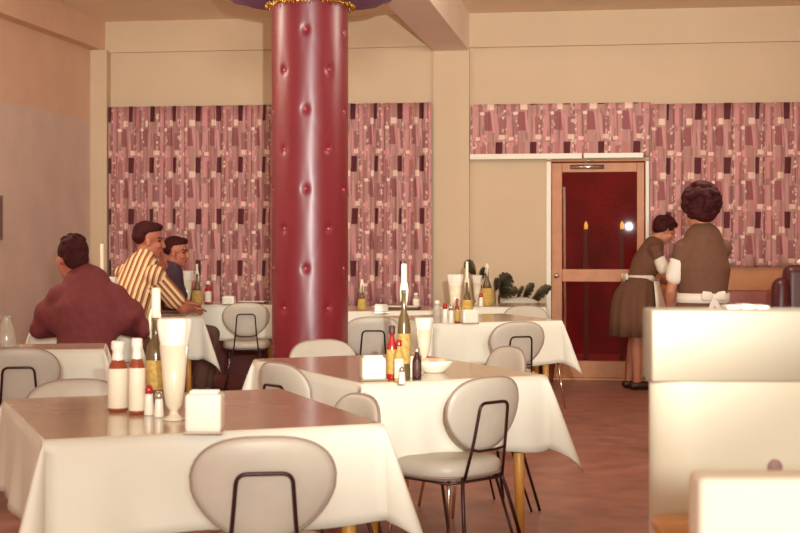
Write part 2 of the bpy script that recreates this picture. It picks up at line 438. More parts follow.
# ---------- chairs ----------
def back_outline(n=40, w=.20, h=.145, grow=0):
    pts = []
    for i in range(n):
        a = 2*PI*i/n; c, s = math.cos(a), math.sin(a)
        e = .72 if s > 0 else .92
        x = math.copysign(abs(c)**e, c)*(w+grow); z = math.copysign(abs(s)**(e if s > 0 else 1.0), s)*(h+grow)
        x *= (.88+.12*max(-1, min(1, (z/h+1.0)*.8)))
        if s < 0: x *= 1-.10*abs(s)
        pts.append((x, z))
    return pts
def cushion(bm, outline, th, layers, f):
    # outline in (x,z); builds a pillow through thickness with f(x, z, d) -> point
    rings = []
    for s, d in layers:
        rings.append([bm.verts.new(f(x*s, z*s, d*th)) for x, z in outline])
    for a, b in zip(rings, rings[1:]):
        for i in range(len(a)):
            j = (i+1) % len(a); bm.faces.new((a[i], a[j], b[j], b[i]))
    for r, fl in ((rings[0], True), (rings[-1], False)):
        c = Vector((0, 0, 0))
        for v in r: c += v.co
        cv = bm.verts.new(c/len(r))
        for i in range(len(r)):
            j = (i+1) % len(r)
            bm.faces.new((r[j], r[i], cv) if fl else (r[i], r[j], cv))
LAY = [(.0001+.35, -.5), (.7, -.49), (.9, -.42), (.98, -.25), (1.0, 0), (.98, .25), (.9, .42), (.7, .49), (.35, .5)]
def make_chair(label):
    t = thing('dining_chair', label, 'chair', (0, 0, 0), 0, 'grey padded dining chairs')
    # seat, front is +y
    out = []
    for i in range(40):
        a = 2*PI*i/40; c, s = math.cos(a), math.sin(a)
        x = math.copysign(abs(c)**.65, c)*.205; y = math.copysign(abs(s)**.7, s)*.195; x *= 1+.06*y/.195
        out.append((x, y))
    bm = bmesh.new(); cushion(bm, out, .085, LAY, lambda x, y, d: (x, y, .430+d))
    obj('seat', bm, M_vinyl, t)
    bm = bmesh.new(); tube(bm, [(x*1.003, y*1.003, .408) for x, y in out], .005, 6, closed=True); obj('seat_piping', bm, M_pipe, t)
    # backrest, leaning back, curved
    ang = math.radians(9)
    def bp(x, z, d):
        y = -.225-math.tan(ang)*(z)-.0+.5*x*x*1.2+d*-1
        return (x, y, .655+z)
    bm = bmesh.new(); cushion(bm, back_outline(), .032, LAY, bp); obj('backrest', bm, M_vinyl, t)
    bm = bmesh.new(); tube(bm, [bp(x*1.003, z*1.003, 0) for x, z in back_outline()], .005, 6, closed=True); obj('back_piping', bm, M_pipe, t)
    yb = -.26
    bm = bmesh.new()
    tube(bm, fillet([(-.105, -.21, .40), (-.088, yb+.015, .55), (-.076, yb-.012, .705), (.076, yb-.012, .705), (.088, yb+.015, .55), (.105, -.21, .40)], .03), .0062)
    tube(bm, [(-.092, yb+.02, .522), (-.05, yb+.028, .512), (.05, yb+.028, .512), (.092, yb+.02, .522)], .0055)
    obj('back_frame', bm, M_rod, t)
    bm = bmesh.new()
    tube(bm, fillet([(-.15, -.17, .386), (.15, -.17, .386), (.165, .15, .386), (-.165, .15, .386), (-.15, -.17, .386)], .03), .006)
    obj('seat_frame', bm, M_rod, t)
    for sx in (-1, 1):
        bm = bmesh.new(); tube(bm, fillet([(sx*.105, -.20, .41), (sx*.12, -.215, .36), (sx*.185, -.30, .0)], .03), .0075); obj('leg', bm, M_rod, t)
        bm = bmesh.new(); tube(bm, fillet([(sx*.15, -.13, .386), (sx*.19, -.25, 0.0)], .02), .006); 
        obj('brace', bm, M_rod, t)
        bm = bmesh.new(); tube(bm, [(sx*.14, .13, .386), (sx*.185, .185, .0)], .008); obj('leg', bm, M_chrome, t)
    return t
proto = None; chairs = []
def chair(px, py_top, face, label, zt=.80):
    """px and top row of the backrest; face = direction the sitter looks, degrees in the camera frame (0 right, 90 away)"""
    global proto
    Z = F*(CH-zt)/(py_top-HZ); b = P(px, Z)
    a = math.radians(face)+YAW; d = Vector((math.cos(a), math.sin(a), 0)); o = b+d*.235
    if proto is None:
        proto = make_chair(label); proto.location = (o.x, o.y, 0); proto.rotation_euler = (0, 0, a-PI/2); return proto
    return dup(proto, (o.x, o.y, 0), a-PI/2, label)
chair(264, 437, 98, 'large grey oval-backed chair in the foreground, back to us, at the nearest table')
chair(488, 372, 132, 'grey chair with visible seat and legs at the right of the middle table', .82)
chair(321, 340, -62, 'light grey chair back showing beyond the middle table, just in front of the crimson column')
chair(280, 363, 38, 'grey chair turned side-on at the left edge of the middle table')
chair(361, 395, 206, 'dark-looking grey chair between the nearest table and the middle table')
chair(373, 317, 95, 'small grey chair with bent rod back just right of the crimson column')
chair(519, 322, 112, 'grey chair facing the third table on the right, bent rod on its back visible')
chair(510, 347, 205, 'pale chair back peeping over the right far edge of the middle table')
chair(525, 306, -75, 'grey chair back showing beyond the right rear table')
chair(520, 297.6, -98, 'farthest grey chair back on the right, against the rear wall')
chair(246, 303, 95, 'whole grey chair with dark legs just left of the crimson column')
chair(19, 348, 100, 'grey chair back with bent rod cut by the left photo edge')
chair(76, 380, -72, 'pale chair back showing beyond the nearest table at left')

# ---------- tables ----------
def table(label, cx, cZ, a, sx, sy, seed, L=.29, clab='', coverlab=''):
    """cx,cZ centre in the camera frame; a = angle of its front edge, degrees"""
    rz = math.radians(a)+YAW; c = cw(cx, cZ)
    t = thing('dining_table', 'wooden dining table beneath '+label, 'table', (c.x, c.y, 0), rz, 'dining tables')
    boxo('tabletop', (-sx/2+.004, sx/2-.004, -sy/2+.004, sy/2-.004, .725, .755), M_yleg, t)
    boxo('apron_frame', (-sx/2+.06, sx/2-.06, -sy/2+.06, sy/2-.06, .66, .724), M_yleg, t)
    for qx in (-1, 1):
        for qy in (-1, 1):
            bm = bmesh.new(); tube(bm, [(qx*(sx/2-.09), qy*(sy/2-.09), .66), (qx*(sx/2-.08), qy*(sy/2-.08), 0)], [.028, .017], 12); obj('leg', bm, M_yleg, t)
    # cloth
    rnd = random.Random(seed); ph = [rnd.uniform(0, 6) for _ in range(8)]
    bm = bmesh.new(); hx, hy = sx/2, sy/2; cols = []
    corners = [(hx, -hy, 0), (hx, hy, PI/2), (-hx, hy, PI), (-hx, -hy, 3*PI/2)]   # ends of sides
    for k in range(4):
        x0, y0 = corners[k-1][0], corners[k-1][1]; x1, y1 = corners[k][0], corners[k][1]
        nrm = Vector((y1-y0, -(x1-x0), 0)).normalized(); nrm2 = None
        n = 26
        for i in range(1, n):
            s = i/n; e = min(s, 1-s)
            ripple = .05+.035*math.sin(s*14+ph[k])+.02*math.sin(s*31+ph[k+4])
            ripple *= min(1, e*6+.3)
            cols.append((Vector((x0+(x1-x0)*s, y0+(y1-y0)*s, 0)), nrm, ripple+.02, L+.012*math.sin(s*9+ph[k])))
        nx2, ny2 = corners[(k+1) % 4][0], corners[(k+1) % 4][1]
        nb = Vector((ny2-y1, -(nx2-x1), 0)).normalized()
        m = 13
        for i in range(m):
            f = (i)/(m-1)*PI/2
            dr = nrm*math.cos(f)+nb*math.sin(f)
            r = L/max(math.cos(f), math.sin(f)); q = math.sin(2*f)
            cols.append((Vector((x1, y1, 0)), dr, .06+.30*q**1.6, r))
    rings = []
    K = 9
    for j in range(K+1):
        u = j/K; row = []
        for b, n, fl, l in cols:
            rr = l*u; edge = min(1, u*6)
            off = n*(.006*edge+rr*fl)
            row.append(bm.verts.new(b+off+Vector((0, 0, TZ-rr*math.sqrt(max(.1, 1-fl*fl))-.003*edge))))
        rings.append(row)
    nC = len(cols)
    for a_, b_ in zip(rings, rings[1:]):
        for i in range(nC):
            j = (i+1) % nC; bm.faces.new((a_[i], b_[i], b_[j], a_[j]))
    top = bm.faces.new(rings[0][::-1] if False else rings[0])
    bmesh.ops.remove_doubles(bm, verts=bm.verts, dist=.0004)
    bmesh.ops.recalc_face_normals(bm, faces=bm.faces)
    o = obj('tablecloth', bm, M_cloth); o.location = (c.x, c.y, 0); o.rotation_euler = (0, 0, rz)
    s = o.modifiers.new('t', 'SOLIDIFY'); s.thickness = .0025; s.offset = 1
    tag(o, clab, 'tablecloth', 'white tablecloths')
    bm = bmesh.new(); box(bm, -hx+.004, hx-.004, -hy+.004, hy-.004, TZ+.003, TZ+.0065)
    g = obj('table_cover', bm, M_cover, smooth=False); g.location = (c.x, c.y, 0); g.rotation_euler = (0, 0, rz)
    tag(g, coverlab, 'table cover', 'glossy shade-tinted tan table covers')
    return t
def tcorner(name, fx, fZ, which, a, sx, sy, seed, L=.29):
    ar = math.radians(a); e1 = Vector((math.cos(ar), math.sin(ar))); e2 = Vector((-math.sin(ar), math.cos(ar)))
    c = Vector((fx, fZ))+(e1*sx/2 if which == 'L' else -e1*sx/2)+e2*sy/2
    return table('the cloth of '+name, c.x, c.y, a, sx, sy, seed, L, 'white cotton cloth draped over '+name, 'glossy shade-tinted tan sheet on top of '+name)
def camxy(px, py, z=TZ):
    Z = F*(CH-z)/(py-HZ); return (px-400)/F*Z, Z
x, Z = camxy(44, 442); tcorner('the nearest table at lower left', x, Z, 'L', 21, 1.04, 1.14, 1)
x, Z = camxy(363, 385); tcorner('the middle table with clustered bottles', x, Z, 'L', 25, .85, 1.32, 2, .30)
x, Z = camxy(562, 321); tcorner('the third table in front of the door', x, Z, 'R', 21, 1.0, 1.0, 3, .30)
c = P(492, 12.85); table('the white cloth of the rear right table by the leafy plants', (492-400)/F*12.85, 12.85, -6, .95, .8, 4, .28, 'white cotton cloth on the rear right table by the leafy plants', 'glossy shade-tinted tan sheet on the rear right table by the leafy plants')
c = P(236, 13.3); table('the white cloth of the rear table left of the column', (238-400)/F*13.3, 13.3, -8, .92, .78, 5, .30, 'white cotton cloth on the rear table left of the crimson column', 'glossy shade-tinted tan sheet on the rear table left of the crimson column')
x, Z = camxy(202, 317); tcorner('the table beside the striped shirt', x, Z, 'R', 21, 1.0, 1.0, 6, .31)
table('the white cloth of the shaded table right of the column', (382-400)/F*12.2, 12.2, 12, .9, .9, 7, .29, 'white cotton cloth on the shaded table just right of the crimson column', 'glossy shade-tinted tan sheet on the shaded table just right of the crimson column')
x, Z = camxy(104, 350); tcorner('the left table below the suited back', x, Z, 'R', 10, 1.06, .44, 8, .26)
table('the cloth of the small table hidden by the suited person', (84-400)/F*9.45, 9.45, 12, .66, .66, 9, .2, 'white cloth on the small table hidden by the suited person', 'glossy shade-tinted tan sheet on the small table hidden by the suited person')

# ---------- table ware ----------
M_milk = mat('milky_glass', (226, 214, 186), .2, var=.02, coat=.3)
TB = TZ+.0075
def place(t, px, py, rz=0):
    p = at(px, py, TB); t.location = p; t.rotation_euler = (0, 0, rz); return t
def candle_bottle(px, py, lab, h=.30, straw=True, ch=.20, cr=.011, wd=1):
    t = thing('candle_bottle', lab, 'candle holder', group='wine bottles holding candles')
    k = h/.30
    if straw:
        bm = bmesh.new(); lathe(bm, [(0, 0), (.045*k, 0), (.052*k, .02*k), (.055*k, .07*k), (.048*k, .12*k), (.03*k, .155*k), (.026*k, .16*k)], 20)
        for v in bm.verts:
            a = math.atan2(v.co.y, v.co.x); r = 1+.025*math.cos(a*10); v.co.x *= r; v.co.y *= r
        obj('straw_basket', bm, M_straw, t)
        bm = bmesh.new(); lathe(bm, [(.02*k, .13*k), (.038*k, .14*k), (.03*k, .17*k), (.016*k, .21*k), (.0135*k, .25*k), (.0135*k, .285*k), (.016*k, .29*k), (.016*k, .3*k), (0, .3*k)], 20); obj('bottle_glass', bm, M_green, t)
    else:
        bm = bmesh.new(); lathe(bm, [(0, 0), (.034*k, 0), (.036*k, .01), (.036*k, .17*k), (.03*k, .20*k), (.015*k, .23*k), (.0135*k, .285*k), (.016*k, .29*k), (.016*k, .3*k), (0, .3*k)], 20); obj('bottle_glass', bm, M_green, t)
        bm = bmesh.new(); lathe(bm, [(.0365*k, .05*k), (.037*k, .052*k), (.037*k, .15*k), (.0365*k, .152*k)], 20); obj('bottle_label', bm, M_straw, t)
    bm = bmesh.new(); lathe(bm, [(0, 0), (cr, 0), (cr, ch*.3), (cr*.94, ch*.97), (cr*.5, ch), (0, ch)], 14, (0, 0, h))
    random.seed(int(px)); 
    for q in range(5):
        a = random.uniform(0, 6.28); tube(bm, [(cr*math.cos(a), cr*math.sin(a), h+.03), (cr*1.3*math.cos(a), cr*1.3*math.sin(a), h), (.019*k*math.cos(a), .019*k*math.sin(a), h-.03-random.random()*.05)], [.003, .0045, .003], 6)
    c = obj('candle', bm, M_candle, t)
    bm = bmesh.new(); tube(bm, [(0, 0, h+ch), (.001, 0, h+ch+.012)], .0012, 5); obj('wick', bm, M_shoe, c)
    if wd != 1:
        for o_ in t.children:
            if True: o_.scale = (wd, wd, 1)
    return place(t, px, py)
def sauce_bottle(px, py, lab, h=.22, r=.03, body=None, capm=None, labm=None, cat='bottle', cap2=False):
    t = thing('sauce_bottle', lab, cat)
    bm = bmesh.new(); lathe(bm, [(0, 0), (r*.95, 0), (r, .006), (r, h*.58), (r*.85, h*.66), (r*.45, h*.78), (r*.42, h*.87), (0, h*.87)], 20); obj('bottle_body', bm, body or M_amber, t)
    bm = bmesh.new(); lathe(bm, [(r*.80, h*.655), (r*.72, h*.67), (r*.62, h*.73), (r*.60, h*.80), (r*.52, h*.85), (r*.70, h*.90), (r*.66, h*.985), (r*.5, h), (0, h)] if cap2 else [(0, h*.85), (r*.62, h*.85), (r*.64, h*.87), (r*.6, h*.985), (r*.5, h), (0, h)], 16)
    obj('cap', bm, capm or M_ceramic, t)
    bm = bmesh.new(); lathe(bm, [(r*1.005, h*.05), (r*1.03, h*.055), (r*1.03, h*.60), (r*.99, h*.61)] if cap2 else [(r*1.005, h*.10), (r*1.03, h*.105), (r*1.03, h*.55), (r*1.005, h*.555)], 20); obj('bottle_label', bm, labm or M_label, t)
    return place(t, px, py)
def shaker(px, py, lab, h=.085, topm=None, r=.019):
    t = thing('shaker', lab, 'shaker')
    bm = bmesh.new(); lathe(bm, [(0, 0), (r, 0), (r*1.05, .004), (r*.85, h*.6), (r*.75, h*.72), (0, h*.72)], 12); obj('shaker_body', bm, M_ceramic, t)
    bm = bmesh.new(); lathe(bm, [(0, h*.7), (r*.85, h*.7), (r*.85, h*.85), (r*.5, h*.98), (0, h)], 12); obj('shaker_top', bm, topm or M_chromec, t)
    return place(t, px, py)
def napkin_glass(px, py, lab, h=.3, rt=.05):
    t = thing('napkin_glass', lab, 'glass', group='footed glasses packed with white napkins')
    bm = bmesh.new(); lathe(bm, [(0, 0), (rt*.62, 0), (rt*.64, .006), (rt*.3, .016), (rt*.24, .03), (rt*.5, .05), (rt*.62, h*.3), (rt*.85, h*.74), (rt*.82, h*.74), (rt*.58, h*.3), (rt*.4, .06), (0, .055)], 24); obj('footed_glass', bm, M_milk, t)
    bm = bmesh.new(); n = 48; prof = [(.38, .06), (.56, h*.3), (.80, h*.72), (.98, h*.9), (.99, h*.97), (.9, h), (.6, h*.985), (0, h*.97)]
    lathe(bm, [(a*rt, z) for a, z in prof], n)
    for v in bm.verts:
        a = math.atan2(v.co.y, v.co.x)
        if v.co.z > h*.8: v.co.x *= 1+.05*math.sin(a*7); v.co.y *= 1+.05*math.sin(a*7)
    obj('napkins', bm, M_apron, t)
    return place(t, px, py)
def dispenser(px, py, lab, w=.11, h=.11, d=.09, rz=.3):
    t = thing('napkin_dispenser', lab, 'napkin dispenser', group='white napkin dispensers')
    bm = bmesh.new(); box(bm, -w/2, w/2, -d/2, d/2, .004, h*.94); bevel(obj('dispenser_body', bm, M_ceramic, t, smooth=False), .012, 3)
    boxo('base_plate', (-w/2-.004, w/2+.004, -d/2-.004, d/2+.004, 0, .008), M_chromec, t, .002)
    bm = bmesh.new(); n = 8
    for i in range(n): box(bm, -w*.38, w*.38, -d*.3+i*d*.6/n, -d*.3+(i+.6)*d*.6/n, h*.5, h*(1.0-.03*(i % 2)))
    obj('napkins', bm, M_apron, t, smooth=False)
    return place(t, px, py, rz)
def cup(px, py, lab, r=.045, h=.08, lid=False):
    t = thing('cup', lab, 'cup')
    bm = bmesh.new(); lathe(bm, [(0, 0), (r*.7, 0), (r*.75, .004), (r*.95, h*.4), (r, h), (r*.94, h), (r*.88, h*.4), (0, h*.12)], 24); obj('cup_body', bm, M_ceramic, t)
    bm = bmesh.new(); tube(bm, [(r*.93, 0, h*.8), (r*1.35, 0, h*.8), (r*1.5, 0, h*.55), (r*1.3, 0, h*.3), (r*.88, 0, h*.28)], .004, 8); obj('handle', bm, M_ceramic, t)
    return place(t, px, py, 1.0)
# nearest table
sauce_bottle(118, 411, 'white labelled sauce bottle with round white cap, leftmost on the nearest table', .235, .0335, M_amber, cap2=True)
sauce_bottle(137, 414, 'slimmer white capped bottle, second from the left on the nearest table', .25, .027, M_amber, cap2=True)
candle_bottle(156, 403, 'green wine bottle with a stubby candle on the nearest table, behind the tall napkin glass', .30, False, .105, .0165)
shaker(149, 415, 'small white shaker with a red top on the nearest table', .10, M_red, .016)
shaker(159, 417, 'small plain white shaker beside the tall napkin glass on the nearest table', .085, None, .016)
napkin_glass(174, 420, 'tall white napkin-filled footed glass on the nearest table', .325, .054)
dispenser(205, 432, 'chunky white napkin dispenser on the nearest table', .108, .125, .10, .15)
# middle table
dispenser(373, 380, 'square white napkin dispenser on the middle table', .10, .10, .07, .35)
sauce_bottle(392, 379, 'reddish ketchup bottle with a dark top on the middle table', .22, .022, M_red, M_dark, M_straw)
candle_bottle(404, 378, 'wine bottle with a long white candle on the middle table', .365, False, .11, .020, .62)
sauce_bottle(399, 382, 'slim amber sauce bottle in front of the candle on the middle table', .17, .019, M_straw, M_red, M_label)
cup(410, 377, 'white round cup at the foot of the candle bottle on the middle table', .034, .085)
sauce_bottle(417, 379, 'dark sauce bottle with chrome cap on the middle table', .13, .018, M_shoe, M_chromec, M_dark)
napkin_glass(424, 364, 'white napkin-filled footed glass behind the bottles on the middle table', .215, .043)
t = thing('bowl', 'wide shallow white bowl at the right end of the middle table bottles', 'bowl')
bm = bmesh.new(); lathe(bm, [(0, 0), (.045, 0), (.05, .006), (.075, .028), (.088, .05), (.085, .052), (.07, .032), (.04, .014), (0, .012)], 28); obj('bowl_body', bm, M_ceramic, t)
bm = bmesh.new(); random.seed(5)
for i in range(9): ell(bm, (random.uniform(-.035, .035), random.uniform(-.035, .035), .035+random.uniform(0, .012)), (.024, .018, .014), None, 10, 8)
obj('bread_rolls', bm, mat('bread', (222, 190, 150), .8), t)
place(t, 434, 372)
shaker(402, 384, 'tiny chrome topped shaker in front of the middle table candle', .07, None, .014)
# third table
napkin_glass(455, 315, 'white napkin-filled footed glass on the third table on the right', .31, .062)
candle_bottle(467, 315, 'straw covered wine bottle with candle on the third table on the right', .25, True, .16, .011)
sauce_bottle(437, 322, 'clear glass jar at the left end of the third table bottles', .15, .03, M_glass, M_ceramic, M_glass)
shaker(445, 323, 'white shaker with red top on the third table on the right', .14, M_red, .02)
shaker(451, 323.5, 'plain white shaker beside the brown bottle on the third table', .13, None, .02)
sauce_bottle(457, 323.5, 'narrow amber bottle next to the dispenser on the third table', .17, .018, M_amber, M_red, M_straw)
dispenser(469, 323.6, 'white napkin dispenser on the third table on the right', .11, .095, .09, .4)
# rear right table
candle_bottle(487, 305.8, 'straw covered bottle with dark neck on the rear right table', .33, True, .04, .011)
shaker(481, 306, 'small white shaker with red top on the rear right table', .11, M_red, .02)
napkin_glass(477, 304.5, 'white napkin-filled glass on the rear right table by the leaves', .26, .045)
# rear table left of the column
napkin_glass(187, 304.7, 'tall white napkin-filled footed glass on the rear table before the two men', .30, .055)
candle_bottle(197, 304.6, 'straw covered wine bottle with a short candle on the rear table left of the column', .27, True, .09, .011)
sauce_bottle(208, 304.4, 'red ketchup bottle with white cap on the rear table left of the column', .21, .03, M_red, M_ceramic, M_label)
dispenser(229, 304.2, 'low white napkin dispenser on the rear table behind the whole chair', .11, .075, .08, 0)
t = thing('menu', 'dark folded menu lying on the rear table by the column', 'menu'); boxo('menu_cover', (-.13, .13, -.08, .08, 0, .012), M_dark, t); boxo('menu_pages', (-.12, .12, -.075, .075, .012, .018), M_label, t, .001); place(t, 253, 303)
# table between suited man and striped shirt
candle_bottle(102, 331, 'brass coloured bottle with a thin white candle above the suited person\'s shoulder', .33, True, .22, .012)
napkin_glass(111, 329, 'white napkin-filled glass at the suited person\'s shoulder', .335, .04)
t = thing('tray', 'dark oval serving tray on the table in front of the striped shirt', 'tray')
bm = bmesh.new(); lathe(bm, [(0, .004), (.12, .004), (.15, .018), (.155, .018), (.13, 0), (0, 0)], 30, sy=.6); obj('tray_base', bm, M_dark, t); place(t, 176, 313.0, .2)
t = thing('plate', 'small dark plate on the table beside the oval tray', 'plate')
bm = bmesh.new(); lathe(bm, [(0, .004), (.07, .004), (.09, .016), (.095, .016), (.075, 0), (0, 0)], 26); obj('plate_dish', bm, M_dark, t); place(t, 186, 309.8)
# left table
t = thing('water_pitcher', 'clear conical glass pitcher on the left table at the photo edge', 'pitcher')
bm = bmesh.new(); lathe(bm, [(0, 0), (.055, 0), (.058, .01), (.04, .10), (.02, .155), (.022, .165), (.018, .165), (.015, .15), (.035, .10), (.05, .015), (0, .012)], 24); obj('pitcher_body', bm, M_glass, t)
bm = bmesh.new(); tube(bm, fillet([(-.036, 0, .11), (-.075, 0, .12), (-.08, 0, .05), (-.053, 0, .04)], .02), .005); obj('handle', bm, M_glass, t); place(t, 7, 347)
# shaded table right of column
dispenser(381, 313, 'dim white napkin dispenser on the shaded table right of the crimson column', .11, .07, .08, .2)
candle_bottle(362, 310, 'dim straw bottle on the shaded table close to the crimson column', .2, True, .05, .011)
sauce_bottle(416, 306.8, 'grey-looking bottle on the right side of the shaded table by the column', .12, .028, M_glass, M_ceramic, M_label)
t = thing('menu', 'dark flat menu on the shaded table right of the crimson column', 'menu'); boxo('menu_cover', (-.15, .15, -.09, .09, 0, .02), M_dark, t); boxo('menu_pages', (-.14, .14, -.085, .085, .02, .026), M_label, t, .001); place(t, 402, 309)

# ---------- plants ----------
def leaf(bm, base, tip, w, up, cuts=5):
    base, tip = Vector(base), Vector(tip); d = tip-base; L = d.length; d.normalize(); s = d.cross(Vector(up)).normalized(); nrm = s.cross(d)
    n = 22; mid = [bm.verts.new(base+d*L*i/n+nrm*(.12*L*math.sin(PI*i/n))) for i in range(n+1)]
    for sg in (-1, 1):
        prev = None
        for i in range(n+1):
            u = i/n; ww = w*(math.sin(PI*min(1, u*1.02+.02))**.6)
            slot = abs(math.sin(u*PI*cuts)); ww *= (.55+.45*min(1, slot*1.8)) if .2 < u < .9 else 1
            v = bm.verts.new(mid[i].co+s*sg*ww+nrm*(-.15*ww)+d*ww*.25)
            if prev is not None: bm.faces.new((mid[i-1], mid[i], v, prev) if sg > 0 else (mid[i], mid[i-1], prev, v))
            prev = v
def plant(lab, loc, pot_r, pot_h, leaves):
    t = thing('potted_monstera', lab, 'plant', loc, 0, 'leafy monstera plants by the rear right table')
    bm = bmesh.new(); lathe(bm, [(0, 0), (pot_r*.75, 0), (pot_r, pot_h*.85), (pot_r*1.08, pot_h*.86), (pot_r*1.08, pot_h), (pot_r*.95, pot_h), (pot_r*.9, pot_h*.85), (0, pot_h*.85)], 24); obj('pot', bm, M_pot, t)
    for b, tp, w in leaves:
        bm = bmesh.new(); tube(bm, fillet([(0, 0, pot_h*.85), (b[0]*.5, b[1]*.5, (pot_h+b[2])/2+.03), b], .05), .005, 6); st = obj('stem', bm, M_leaf, t)
        bm = bmesh.new(); leaf(bm, b, tp, w*1.35, (0, -.5, 1)); l = obj('leaf', bm, M_leaf, t); sd = l.modifiers.new('s', 'SOLIDIFY'); sd.thickness = .003
p = P(497, 13.72)
plant('monstera plant with broad leaves rising between the straw bottle and the farthest chair', (p.x, p.y, 0), .09, .22,
      [((.03, -.03, .84), (.13, -.05, 1.02), .10), ((.02, -.03, .82), (.21, -.05, .86), .085), ((-.02, 0, .86), (.02, -.04, .98), .05), ((-.2, -.02, 1.02), (-.30, -.05, 1.14), .07), ((-.16, -.02, .96), (-.10, -.05, 1.08), .05)])
p = P(548, 13.70)
plant('monstera plant with a split fan leaf drooping beside the door casing', (p.x-.02, p.y, 0), .09, .22,
      [((-.22, -.02, .76), (-.10, -.07, .93), .075), ((-.14, -.03, .76), (.06, -.07, .90), .085), ((-.28, 0, .76), (-.20, -.06, .90), .06)])

# ---------- right side furniture ----------
t = thing('bench_seat', 'long maroon vinyl bench back against the rear wall under the right curtain', 'bench', (0, 0, 0))
xb0 = xd1+.12
boxo('backrest', (xb0, XR-.02, YB-.22, YB-.05, .40, .87), M_maroon, t, .02); boxo('seat', (xb0, XR-.02, YB-.62, YB-.22, .30, .46), M_maroon, t, .03); boxo('base', (xb0+.03, XR-.05, YB-.57, YB-.06, 0, .30), M_tan, t)
p = P(822, 10.5)
t = thing('armchair', 'dark maroon rounded armchair back cut by the right photo edge', 'armchair', (p.x, p.y, 0), YAW)
bm = bmesh.new(); box(bm, -.28, .35, -.07, .08, .35, 1.16); o = obj('backrest', bm, M_dmaroon, t); bevel(o, .06, 4)
bm = bmesh.new(); box(bm, -.28, .35, .08, .58, .22, .46); o = obj('seat', bm, M_dmaroon, t); bevel(o, .05, 4)
bm = bmesh.new(); limb(bm, [(-.30, -.02, .50), (-.31, -.04, .80), (-.30, -.02, 1.0)], [.05, .075, .07]); obj('arm_wing', bm, M_dmaroon, t)
for qx in (-.22, .28):
    for qy in (-.02, .5):
        bm = bmesh.new(); tube(bm, [(qx, qy, .25), (qx, qy, 0)], [.022, .015]); obj('leg', bm, M_yleg, t)
bm = bmesh.new(); limb(bm, [(-.16, 0, 0), (0, .01, .01), (.14, 0, 0)], [(.05, .02), (.06, .028), (.05, .02)], side=(0, 1, 0)); o = obj('folded_napkin', bm, M_apron); o.location = (p.x, p.y, 1.178); o.rotation_euler = (0, 0, YAW)
tag(o, 'crumpled white napkin on top of the dark maroon armchair at right', 'napkin')
# near booth
Zb = 3.0; pb = P(652, Zb); zbt = CH-(310-HZ)*Zb/F
t = thing('booth_backrest', 'tall cream booth back filling the lower right of the photo', 'booth', (pb.x, pb.y, 0), YAW)
z2 = CH-(382-HZ)*Zb/F
bm = bmesh.new(); box(bm, 0, 1.3, 0, .12, z2-.0005, zbt); bevel(obj('top_roll', bm, M_booth, t), .005, 3)
bm = bmesh.new(); prof = []
for i in range(13):
    a_ = PI/2*i/12; prof.append((.004+.10*(1-math.sin(a_)), .003+.055*(1-math.cos(a_))))
prof = prof[::-1]+[(1.296, .003), (1.296, .117), (.06, .117)]
prof = [(x_, y_) for x_, y_ in prof]
lo = [bm.verts.new((x_, y_, .06)) for x_, y_ in prof]; hi = [bm.verts.new((x_, y_, z2-.0005)) for x_, y_ in prof]
for i in range(len(prof)):
    k_ = (i+1) % len(prof); bm.faces.new((lo[i], lo[k_], hi[k_], hi[i]))
bm.faces.new(lo[::-1]); bm.faces.new(hi); bmesh.ops.recalc_face_normals(bm, faces=bm.faces)
obj('back_panel', bm, M_booth2, t, smooth=False)
boxo('plinth', (.02, 1.28, .02, .10, 0, .06), M_tan, t)
bm = bmesh.new(); ell(bm, (.255, 0.003, CH-(468-HZ)*Zb/F), (.016, .008, .018)); tag(obj('button', bm, M_grey, t), 'grey upholstery button')
boxo('arm_rail', (-.003, .115, -.10, .0, .74, .775), M_tan, t, .012)
pw = P(699, 2.35)
M_seatw = mat('seat_white_vinyl', (240, 234, 214), .5, var=.01)
t = thing('seat_back', 'bright white padded seat back in the bottom right corner, in front of the cream booth', 'seat', (pw.x, pw.y, 0), YAW)
zw = CH-(478-HZ)*2.35/F
bm = bmesh.new(); box(bm, 0, .9, 0, .09, .45, zw); bevel(obj('padded_back', bm, M_seatw, t), .012, 4)
bm = bmesh.new(); box(bm, .01, .89, -.45, .08, .30, .448); bevel(obj('seat', bm, M_seatw, t), .03, 4)
boxo('base', (.03, .86, -.40, .06, 0, .30), M_tan, t)
bm = bmesh.new(); pd = P(745, Zb+.06); 
for i, (dx, h) in enumerate(((-.03, .006), (0, .008), (.03, .006))): box(bm, dx-.014, dx+.013, -.03, .03, 0, h)
o = obj('folded_paper', bm, M_white, smooth=False); o.location = (pd.x, pd.y, zbt+.001); o.rotation_euler = (0, 0, YAW)
tag(o, 'small folded white paper lying on top of the cream booth back', 'paper')
